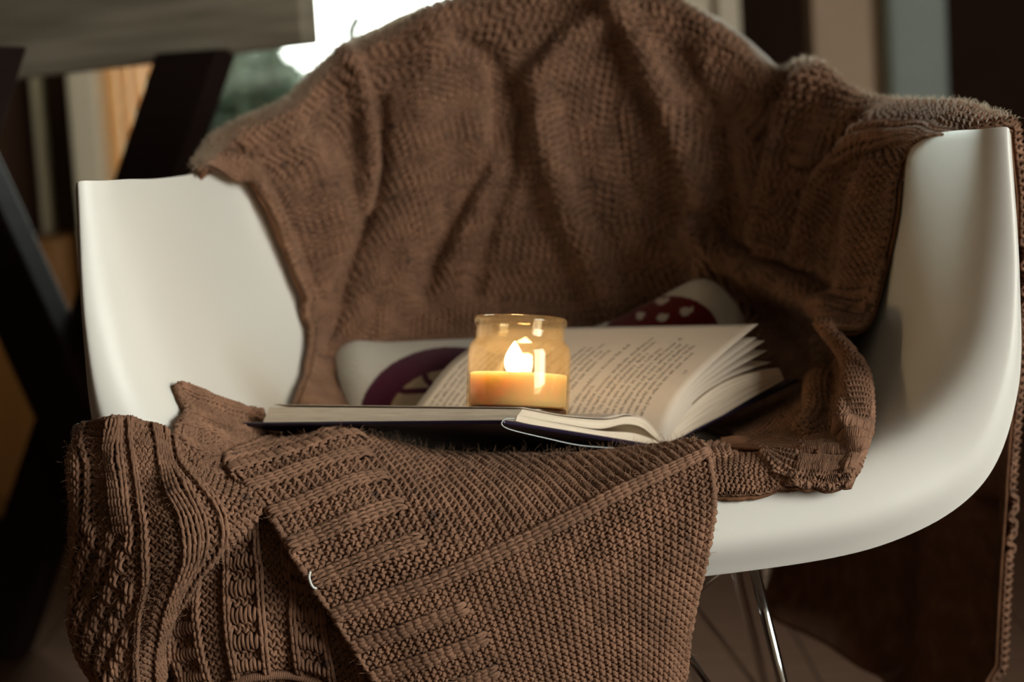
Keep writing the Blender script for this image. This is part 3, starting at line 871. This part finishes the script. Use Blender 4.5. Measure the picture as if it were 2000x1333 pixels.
# ------------------------------------------------------------------ the open book
M_cover = simple('dark_navy_book_cover', (.014, .008, .026), .38, .5, .1, 60, .1)
M_lining = simple('dark_inner_cover', (.02, .008, .012), .6, .3)
def page_mat(name, col, lines=None):
    m, nt, b = new_mat(name)
    b.inputs['Base Color'].default_value = (*col, 1); b.inputs['Roughness'].default_value = .75
    b.inputs['Specular IOR Level'].default_value = .2
    b.inputs['Subsurface Weight'].default_value = .0
    return m
M_page = page_mat('cream_paper', (.70, .61, .50))
M_block, nt, b = new_mat('page_edges')
b.inputs['Roughness'].default_value = .8; b.inputs['Specular IOR Level'].default_value = .15
uvn = N(nt, 'ShaderNodeUVMap'); mp = N(nt, 'ShaderNodeMapping'); mp.inputs['Scale'].default_value = (1.2, 22, 1)
nt.links.new(uvn.outputs[0], mp.inputs[0])
ns = N(nt, 'ShaderNodeTexNoise'); ns.inputs['Scale'].default_value = 1.6; ns.inputs['Detail'].default_value = 4
nt.links.new(mp.outputs[0], ns.inputs['Vector'])
rp = N(nt, 'ShaderNodeValToRGB'); rp.color_ramp.elements[0].position = .36; rp.color_ramp.elements[1].position = .56
rp.color_ramp.elements[0].color = (.60, .48, .34, 1); rp.color_ramp.elements[1].color = (.92, .80, .63, 1)
nt.links.new(ns.outputs['Fac'], rp.inputs[0]); nt.links.new(rp.outputs[0], b.inputs['Base Color'])
bp = N(nt, 'ShaderNodeBump'); bp.inputs['Strength'].default_value = .35; bp.inputs['Distance'].default_value = .0006
nt.links.new(ns.outputs['Fac'], bp.inputs['Height']); nt.links.new(bp.outputs[0], b.inputs['Normal'])
M_ink = simple('black_ink', (.05, .042, .035), .9, .05)

N0 = at(984, 829, 1.345); N1 = at(464, 833, 1.45)
AX = N1 - N0                                               # tail -> head of the book
S0 = at(1291, 878, 1.465); S1 = S0 + AX
F0 = at(1563, 746, 1.56); F1 = F0 + AX + np.array([0, 0, -.012])
book = empty('open_book', (S0 + S1) / 2 - [0, 0, .012], 'open hardcover book with dark navy cover and fanned cream pages on the seat', 'book')

def board(name, p0, p1, p2, p3, th, mat):
    """board with outer face p0..p3, thickened towards the pages (up)"""
    n = np.cross(p1 - p0, p3 - p0); n /= np.linalg.norm(n); n = n if n[2] > 0 else -n
    bot = [p0, p1, p2, p3]; top = [p + n * th for p in bot]
    return hexa(name, bot, top, mat, book, .0012)
board('front_board', N0, S0 - (S0 - N0) * .03, S1 - (S1 - N1) * .03, N1, .0030, M_cover)
board('back_board', S0 + (F0 - S0) * .06, F0, F1, S1 + (F1 - S1) * .06, .0030, M_cover)
# curved spine between the boards
sp = []
for k in range(9):
    f = k / 8
    p = (S0 - (S0 - N0) * .03) * (1 - f) + (S0 + (F0 - S0) * .06) * f
    sp.append(p - np.array([0, 0, .006]) * math.sin(math.pi * f))
sp = np.array(sp)
Vsp = np.concatenate([sp, sp + AX, sp + [0, 0, .0022], sp + AX + [0, 0, .0022]])
n9 = 9
fc = []
for k in range(8):
    fc += [(k, k + 1, n9 + k + 1, n9 + k), (2 * n9 + k, 3 * n9 + k, 3 * n9 + k + 1, 2 * n9 + k + 1), (k, 2 * n9 + k, 2 * n9 + k + 1, k + 1), (n9 + k, n9 + k + 1, 3 * n9 + k + 1, 3 * n9 + k)]
pymesh('spine', Vsp, fc, M_cover, book, True)
# glossy jacket edge curling off the near board
jk = [at(1004,818,1.352), at(988,819,1.345), at(980,826,1.342), at(984,834,1.342), at(1005,842,1.350), at(1060,855,1.372), at(1130,870,1.402), at(1200,876,1.43), at(1262,880,1.452)]
V, Q = tube(crom(np.array(jk), np.linspace(0, 8, 60)), .00045, 6)
o = mesh('jacket_edge', V, Q, simple('clear_jacket_edge', (.55, .6, .6), .2, .6), book)

def Yn(px): return 1.345 + (px - 984) / (1291 - 984) * .12
def Yf(px): return 1.463 + (px - 1298) / (1563 - 1298) * .094

def block(name, prof_top, prof_bot, Yfun, a0, a1, n=36, dz1=0.0, lift=0.0):
    """stack of leaves between two tail profiles, swept along the book's length"""
    t = crom(np.array([at(x, y, Yfun(x)) for x, y in prof_top]), np.linspace(0, len(prof_top) - 1, n))
    b_ = crom(np.array([at(x, y, Yfun(x)) for x, y in prof_bot]), np.linspace(0, len(prof_bot) - 1, n))
    nl = 7                                                  # rings: tail .. head
    V = []; uv = []
    for k in range(nl):
        f = k / (nl - 1); s = AX * (a0 + (a1 - a0) * f) + np.array([0, 0, dz1 * f])
        V += [t + s + np.array([0, 0, lift * f]), b_ + s]
    V = np.array(V).reshape(nl, 2, n, 3)
    faces = []; me = bpy.data.meshes.new(name)
    vid = lambda k, s, i: (k * 2 + s) * n + i
    for k in range(nl - 1):
        for i in range(n - 1):
            faces.append((vid(k, 0, i), vid(k, 0, i + 1), vid(k + 1, 0, i + 1), vid(k + 1, 0, i)))
            faces.append((vid(k, 1, i), vid(k + 1, 1, i), vid(k + 1, 1, i + 1), vid(k, 1, i + 1)))
        for i in (0, n - 1):
            faces.append((vid(k, 0, i), vid(k + 1, 0, i), vid(k + 1, 1, i), vid(k, 1, i)))
    for k in (0, nl - 1):
        for i in range(n - 1):
            faces.append((vid(k, 0, i), vid(k, 1, i), vid(k, 1, i + 1), vid(k, 0, i + 1)))
    VV = V.reshape(-1, 3)
    me.from_pydata(VV.tolist(), [], faces); me.update()
    l = me.uv_layers.new(name='UVMap')
    for li, lp in enumerate(me.loops):
        v = lp.vertex_index; k = v // (2 * n); s = (v // n) % 2; i = v % n
        l.data[li].uv = (i / n + k * .6, 1 - s)
    return link(name, me, M_block, book, False)

# near half: three gatherings of leaves with a gap near the spine
block('page_block', [(1018,811),(1100,828),(1180,842),(1240,846),(1280,858),(1297,867)],
                    [(1014,823),(1100,841),(1200,859),(1260,870),(1297,877)], Yn, .012, .965)
block('page_block', [(1027,800),(1110,815),(1190,821),(1232,814),(1262,819),(1285,842),(1299,864)],
                    [(1019,811),(1100,827),(1175,838),(1225,829),(1258,834),(1282,852),(1298,866)], Yn, .012, .965, lift=.004)
# far half
block('page_block', [(1306,862),(1330,822),(1388,768),(1450,736),(1528,719)],
                    [(1306,866),(1345,850),(1400,822),(1470,780),(1538,742)], Yf, .012, .965, dz1=-.012)

def leaf(name, tail, head, mat=M_page):
    """single leaf: ruled between its tail and head curves"""
    n = 40
    t = crom(np.array([at(*p) for p in tail]) if isinstance(tail, list) else tail, np.linspace(0, len(tail) - 1, n))
    h = crom(np.array([at(*p) for p in head]) if isinstance(head, list) else head, np.linspace(0, len(head) - 1, n))
    m_ = 26
    f = np.linspace(0, 1, m_)[:, None, None]
    Gp = t[None] * (1 - f) + h[None] * f
    o = mesh(name, Gp.reshape(-1, 3), grid_faces(m_, n), mat, book)
    so = o.modifiers.new('thickness', 'SOLIDIFY'); so.thickness = .00035; so.offset = 0
    return Gp
def hd(pts, dx=0, dy=0): return [(x + dx, y + dy, Y) for x, y, Y in pts]
headA = [(776,838,1.565),(800,812,1.572),(832,768,1.582),(885,705,1.604),(975,642,1.635)]
tailA = [(1301,864,1.465),(1310,818,1.468),(1342,760,1.482),(1402,700,1.505),(1481,633,1.535)]
GA = leaf('text_page', tailA, headA)
leaf('leaf', [(1303,864,1.4655),(1317,818,1.470),(1356,764,1.487),(1418,717,1.512),(1494,666,1.542)], hd(headA, 8, 12))
leaf('leaf', [(1304,864,1.466),(1321,819,1.471),(1362,768,1.489),(1425,726,1.515),(1499,685,1.545)], hd(headA, 10, 18))
leaf('leaf', [(1304,865,1.466),(1323,822,1.472),(1368,772,1.491),(1430,735,1.518),(1505,708,1.548)], hd(headA, 12, 24))
leaf('leaf', [(1303,864,1.4655),(1313,818,1.469),(1349,762,1.485),(1410,710,1.509),(1478,660,1.537)], hd(headA, 4, 7))
leaf('leaf', [(1305,865,1.466),(1326,824,1.473),(1374,778,1.493),(1436,745,1.520),(1490,725,1.546)], hd(headA, 14, 30))
# last leaf of the near half, curving into the gutter
tl_pts = np.array([at(x_, y_, Yn(x_)) for x_, y_ in [(1030,799),(1110,814),(1190,820),(1232,813),(1264,819),(1287,842),(1300,864)]]) + [0, 0, .0010]
leaf('leaf', tl_pts + AX * .015, tl_pts + AX * .950 + [0, 0, .0045])

# printed lines: words along the leaf from gutter to fore-edge, stacked from head (left) to tail (right)
starts = ['can potential be your', 'onies of my own', 'Zonours is personal', 'with her mouth', 'I know how it', 'looks up at me.', "thing knows. 'Oh", 'knocks in her hand', 'other']
letters = 'aeonrstuimlcdhw'
def pseudo(n):
    out = ''
    while len(out) < n:
        out += ''.join(random.choice(letters) for _ in range(random.randint(2, 8))) + ' '
    return out[:n]
m_, n_ = GA.shape[:2]
Nl = normals(GA)
lines = []
t_pos = .105
endshort = {4: 0, 7: .55}
for k in range(30):
    if k in (5, 11, 15, 22): pass
    st = starts[k] if k < len(starts) else ''
    nchar = 44
    if k in (9, 16, 23): nchar = 26
    txt = st + ' ' + pseudo(nchar)
    txt = txt[:nchar]
    lines.append((t_pos, .105 + (.04 if k in (4, 7, 15) else 0), txt))
    t_pos += .0272
    if k in (10, 17): t_pos += .022
cu = bpy.data.curves.new('print', 'FONT'); cu.resolution_u = 1; cu.size = 1.0; cu.fill_mode = 'FRONT'
TV, TF, off = [], [], 0
Llen = np.linalg.norm(np.diff(GA[m_ // 2], axis=0), axis=1).sum(); Hlen = np.linalg.norm(AX)
def put(txt, t0, s0, size):
    global off
    cu.body = txt
    ob = bpy.data.objects.new('print_tmp', cu); COL.objects.link(ob)
    dg = bpy.context.evaluated_depsgraph_get()
    me = bpy.data.meshes.new_from_object(ob.evaluated_get(dg))
    bpy.data.objects.remove(ob)
    n = len(me.vertices); co = np.empty(n * 3, np.float32); me.vertices.foreach_get('co', co); co = co.reshape(-1, 3)
    s = s0 + co[:, 0] * size / Llen; t = t0 + co[:, 1] * size / Hlen
    ok = s < .93
    P = bil(GA, t * (m_ - 1), s * (n_ - 1)) + bil(Nl, t * (m_ - 1), s * (n_ - 1)) * .00032
    TV.append(P)
    for pl in me.polygons:
        v = list(pl.vertices)
        if all(ok[i] for i in v): TF.append(tuple(i + off for i in v))
    off += n
    bpy.data.meshes.remove(me)
for t0, s0, txt in lines:
    put(txt, t0, s0, .0052)
put('17', .055, .62, .0045)
prop(pymesh('printed_text', np.concatenate(TV), TF, M_ink, book), kind='stuff')
bpy.data.curves.remove(cu)

# ------------------------------------------------------------------ the candle jar
M_amber, nt, b = new_mat('amber_glass')
nt.nodes.remove(b)
tr = N(nt, 'ShaderNodeBsdfTransparent'); tr.inputs[0].default_value = (.94, .865, .72, 1)
gl = N(nt, 'ShaderNodeBsdfGlossy'); gl.inputs['Roughness'].default_value = .04; gl.inputs[0].default_value = (1, .93, .8, 1)
lf = N(nt, 'ShaderNodeLayerWeight'); lf.inputs[0].default_value = .5
pw = N(nt, 'ShaderNodeMath', operation='POWER'); pw.inputs[1].default_value = 3.5
nt.links.new(lf.outputs['Facing'], pw.inputs[0])
lw = N(nt, 'ShaderNodeMath', operation='MULTIPLY_ADD'); lw.inputs[1].default_value = .45; lw.inputs[2].default_value = .035
nt.links.new(pw.outputs[0], lw.inputs[0])
ms = N(nt, 'ShaderNodeMixShader')
nt.links.new(lw.outputs[0], ms.inputs[0]); nt.links.new(tr.outputs[0], ms.inputs[1]); nt.links.new(gl.outputs[0], ms.inputs[2])
# a thin film of wax and soot on the glass scatters the flame's light
hz = N(nt, 'ShaderNodeBsdfTranslucent'); hz.inputs[0].default_value = (.95, .74, .48, 1)
m2 = N(nt, 'ShaderNodeMixShader'); m2.inputs[0].default_value = .032
nt.links.new(ms.outputs[0], m2.inputs[1]); nt.links.new(hz.outputs[0], m2.inputs[2])
nt.links.new(m2.outputs[0], nt.nodes['Material Output'].inputs[0])

YJ = 1.42
ppm = YJ / F
base = at(1010, 811, YJ)
dj = ray(1010, 700); dj = dj / np.linalg.norm(dj)
tl = math.radians(2.2)
axj = upr * math.cos(tl) + rgt * math.sin(tl)
axj = axj - dj * (axj @ dj); axj /= np.linalg.norm(axj)
axj = axj * math.cos(math.radians(3.2)) + dj * math.sin(math.radians(3.2))
jar = empty('candle_jar', base, 'lit candle in an amber glass jar standing on the open book', 'candle')
p = ppm
prof = [(0, 3), (60, 3), (92, 1), (99, 4), (101.5, 10), (101.8, 60), (101.5, 120), (100, 132), (96, 140), (90, 146), (87.8, 152), (87.5, 172), (88.5, 175),
        (91.5, 178), (92.5, 184), (91, 190), (87, 193), (83, 191), (82, 184), (82.5, 174), (83, 152), (86, 144), (93, 136), (96.5, 128), (97.5, 118), (97.5, 40), (96.5, 16), (90, 10), (0, 10)]
M_base, nt, b = new_mat('thick_amber_glass_base')
nt.nodes.remove(b)
tr = N(nt, 'ShaderNodeBsdfTransparent'); tr.inputs[0].default_value = (.36, .19, .06, 1)
gl = N(nt, 'ShaderNodeBsdfGlossy'); gl.inputs['Roughness'].default_value = .08
ms = N(nt, 'ShaderNodeMixShader'); ms.inputs[0].default_value = .06
nt.links.new(tr.outputs[0], ms.inputs[1]); nt.links.new(gl.outputs[0], ms.inputs[2]); nt.links.new(ms.outputs[0], nt.nodes['Material Output'].inputs[0])
lathe('glass_base', [(r * p, h * p) for r, h in [(0, 3.5), (88, 3.5), (96, 5), (97, 9), (95.5, 13.5), (60, 12.5), (0, 12.5)]], base, axj, M_base, jar, 72)
lathe('glass_jar', [(r * p, h * p) for r, h in prof], base, axj, M_amber, jar, 96)
M_wax, nt, b = new_mat('cream_wax')
b.inputs['Base Color'].default_value = (.90, .78, .60, 1); b.inputs['Roughness'].default_value = .5
b.inputs['Subsurface Weight'].default_value = .9; b.inputs['Subsurface Radius'].default_value = (.020, .013, .008)
b.inputs['Subsurface Scale'].default_value = .8
wprof = [(0, 15), (90, 15), (95, 18), (96, 30), (96, 72), (95.5, 80), (93, 81), (88, 76), (60, 73), (20, 71), (0, 71)]
lathe('wax', [(r * p, h * p) for r, h in wprof], base, axj, M_wax, jar, 72)
fx = base + rgt * (-10 * p)
rod('wick', [fx + axj * 70 * p, fx + axj * 80 * p, fx + axj * 87 * p + rgt * .0008], .0008, simple('burnt_wick', (.02, .012, .01), .9), jar, 8)
M_flame, nt, b = new_mat('candle_flame')
nt.nodes.remove(b)
em = N(nt, 'ShaderNodeEmission'); em.inputs[0].default_value = (1.0, .76, .50, 1); em.inputs[1].default_value = 105.0
nt.links.new(em.outputs[0], nt.nodes['Material Output'].inputs[0])
fprof = [(.3, 80), (9, 83), (16, 91), (19, 102), (18, 113), (14, 124), (8.5, 134), (3.5, 141), (.2, 146)]
lathe('flame', [(r * p, h * p) for r, h in fprof], fx, axj, M_flame, jar, 32)

# ------------------------------------------------------------------ things behind the chair
M_grey_wood, nt, b = new_mat('weathered_grey_wood')
b.inputs['Roughness'].default_value = .7
tc = N(nt, 'ShaderNodeTexCoord'); mp = N(nt, 'ShaderNodeMapping'); mp.inputs['Scale'].default_value = (1, 1, 12)
nt.links.new(tc.outputs['Object'], mp.inputs[0])
ns = N(nt, 'ShaderNodeTexNoise'); ns.inputs['Scale'].default_value = 5; ns.inputs['Detail'].default_value = 8
nt.links.new(mp.outputs[0], ns.inputs['Vector'])
rp = N(nt, 'ShaderNodeValToRGB'); rp.color_ramp.elements[0].position = .3; rp.color_ramp.elements[1].position = .7
rp.color_ramp.elements[0].color = (.18, .162, .118, 1); rp.color_ramp.elements[1].color = (.36, .325, .245, 1)
nt.links.new(ns.outputs['Fac'], rp.inputs[0]); nt.links.new(rp.outputs[0], b.inputs['Base Color'])
M_dark_wood = simple('dark_stained_wood', (.016, .008, .006), .7, .2, .2, 8, 0, stretch=(1, 1, 8))
M_orange = simple('orange_brown_wood', (.22, .095, .022), .5, .3, .2, 6, 0, stretch=(1, 1, .2))

e0 = at(-160, 186, 2.62); e1 = at(626, 94, 2.42)            # lower front edge of the table's thick edge plank
dirt = e1 - e0; dirt[2] = 0; dirt /= np.linalg.norm(dirt)
perp = np.array([-dirt[1], dirt[0], 0]); perp = perp if perp[1] < 0 else -perp
zt = (e0[2] + e1[2]) / 2
table = empty('trestle_table', (e0[0] * .5 + e1[0] * .5, e0[1] * .5 + e1[1] * .5, 0), 'grey weathered wooden table with dark crossed legs behind the chair', 'table')
def tpt(along, across, z): 
    q = np.array([e1[0], e1[1], 0]) - dirt * along + perp * across
    return np.array([q[0], q[1], z])
def tbox(name, a0, a1, c0, c1, z0, z1, mat, bevel=.004):
    bt = [tpt(a0, c0, z0), tpt(a1, c0, z0), tpt(a1, c1, z0), tpt(a0, c1, z0)]
    return hexa(name, bt, [p_ + [0, 0, z1 - z0] for p_ in bt], mat, table, bevel)
zt = e1[2] + .004
LT = np.linalg.norm((e1 - e0)[:2]); rise = (e1[2] - e0[2]) / LT
bt = [tpt(0, 0, zt), tpt(1.5, 0, zt - 1.5 * rise), tpt(1.5, .045, zt - 1.5 * rise), tpt(0, .045, zt)]
hexa('edge_plank', bt, [p_ + [0, 0, .14] for p_ in bt], M_grey_wood, table, .004)
for k in range(4):
    tbox('table_plank', -.02, 1.52, -.01 + k * .155, -.01 + k * .155 + .152, zt + .141, zt + .17, M_grey_wood, .003)
def leg(pa, pb, wd, th=.05, name='leg'):
    """slanting leg from top centre pa to bottom centre pb, wd wide along the table"""
    d = dirt * wd / 2; t = perp * th
    bt = [pb - d, pb + d, pb + d + t, pb - d + t]; tp = [pa - d, pa + d, pa + d + t, pa - d + t]
    return hexa(name, bt, tp, M_dark_wood, table, .004)

def onplank(px, py):
    Y_ = 2.62 + (px + 160) / 786 * (2.42 - 2.62) - .03
    return at(px, py, Y_)
ta = onplank(404, 100); tm = onplank(205, 690)
tb = ta + (tm - ta) * (ta[2] / (ta[2] - tm[2]))
ua = onplank(-75, 160); um = onplank(168, 690)
ub = ua + (um - ua) * (ua[2] / (ua[2] - um[2]))
leg(ta, tb, .088)
leg(ua + perp * .055, ub + perp * .055, .088)
leg(ta + perp * .45, tb + perp * .45, .088); leg(ua + perp * .505, ub + perp * .505, .088)

# orange-brown cupboard by the far wall
cup = empty('wooden_cupboard', (wx(-40), 3.4, 0), 'orange-brown wooden cupboard standing under the table by the wall', 'cupboard')
cx0, cx1 = at(-420, 600, 3.3)[0], at(118, 600, 3.3)[0]
box('body', cx0, cx1, 3.30, 3.58, .03, .49, M_orange, cup, .006)
box('door', cx0 + .01, (cx0 + cx1) / 2 - .004, 3.282, 3.299, .06, .47, M_orange, cup, .006)
dr = box('door', (cx0 + cx1) / 2 + .004, cx1 - .01, 3.282, 3.299, .06, .47, M_orange, cup, .006)
box('plinth', cx0 + .02, cx1 - .02, 3.32, 3.57, 0, .03, M_dark_wood, cup, .003)
rod('knob', [((cx0 + cx1) / 2 + .03, 3.28, .36), ((cx0 + cx1) / 2 + .03, 3.262, .36)], .010, M_dark_wood, cup, 14)

# cream post and narrow strip beside the left end of the window
prop(box('trim_4', at(130,250,3.4)[0], at(188,250,3.4)[0], 3.42, 3.595, 0, RZ, M_trim, None, .008), kind='structure')
prop(box('trim_5', at(22,250,3.4)[0], at(44,250,3.4)[0], 3.56, 3.595, 0, RZ, M_trim, None, .004), kind='structure')
# made-up translucent drape, added to glow as a bright warm patch by the window
M_curt, nt, b = new_mat('bright_patch_fabric')
nt.nodes.remove(b)
df = N(nt, 'ShaderNodeBsdfDiffuse'); df.inputs[0].default_value = (.80, .46, .20, 1)
tl_ = N(nt, 'ShaderNodeBsdfTranslucent'); tl_.inputs[0].default_value = (1, .93, .80, 1)
ms = N(nt, 'ShaderNodeMixShader'); ms.inputs[0].default_value = .8
nt.links.new(df.outputs[0], ms.inputs[1]); nt.links.new(tl_.outputs[0], ms.inputs[2]); nt.links.new(ms.outputs[0], nt.nodes['Material Output'].inputs[0])
cu_n = 90
xs = np.linspace(at(196,200,3.5)[0], at(345,200,3.5)[0], cu_n)
ys = 3.50 + .022 * np.sin(np.linspace(0, 6 * 2 * np.pi, cu_n))
zz = np.linspace(.05, 2.3, 20)
Vq = np.array([[(x_, y_, z_) for x_, y_ in zip(xs, ys)] for z_ in zz])
cur = mesh('added_curtain', Vq.reshape(-1, 3), grid_faces(20, cu_n), M_curt)
so = cur.modifiers.new('thickness', 'SOLIDIFY'); so.thickness = .003
prop(cur, 'made-up orange drape, added as a bright warm patch between the cream post and the window', 'added_curtain')
rl = rod('added_curtain_rail', [(xs[0] - .04, 3.5, 2.31), (xs[-1] + .04, 3.5, 2.31)], .009, M_dark_wood, None, 12)
prop(rl, 'dark rail added to hold the made-up orange drape', 'rail')

# shrub in the garden beyond the window
M_leaf = simple('garden_leaf_green', (.15, .24, .18), .6, .3, .5, 5)
M_stem = simple('shrub_stem', (.06, .04, .02), .8)
shrub = empty('garden_shrub', (at(505, 190, 5.2)[0], 5.2, 0), 'blurred green shrub in the garden outside the window', 'shrub')
cxs = at(505, 190, 5.2)
Vl, Fl = [], []
for k in range(2600):
    a1_, a2_ = rng.uniform(0, 2 * np.pi), math.acos(rng.uniform(-1, 1)); rr = rng.uniform(.55, 1) ** .5
    c_ = np.array([cxs[0] + .22 * rr * math.sin(a2_) * math.cos(a1_), 5.2 + .22 * rr * math.sin(a2_) * math.sin(a1_), .42 + .43 * rr * math.cos(a2_)])
    d_ = rng.normal(0, 1, 3); d_ /= np.linalg.norm(d_); s_ = np.cross(d_, rng.normal(0, 1, 3)); s_ /= np.linalg.norm(s_)
    L_ = rng.uniform(.03, .055); i0 = len(Vl)
    Vl += [c_ - d_ * L_, c_ + s_ * L_ * .4 + np.cross(d_, s_) * .004, c_ + d_ * L_, c_ - s_ * L_ * .4 + np.cross(d_, s_) * .004]
    Fl.append((i0, i0 + 1, i0 + 2, i0 + 3))
prop(pymesh('foliage', Vl, Fl, M_leaf, shrub), kind='stuff')
for k in range(5):
    a1_ = k * 1.26
    rod('stem', [(cxs[0] + .03 * math.cos(a1_), 5.2 + .03 * math.sin(a1_), 0), (cxs[0] + .08 * math.cos(a1_), 5.2 + .08 * math.sin(a1_), .25), (cxs[0] + .16 * math.cos(a1_), 5.2 + .16 * math.sin(a1_), .5)], .008, M_stem, shrub, 8)
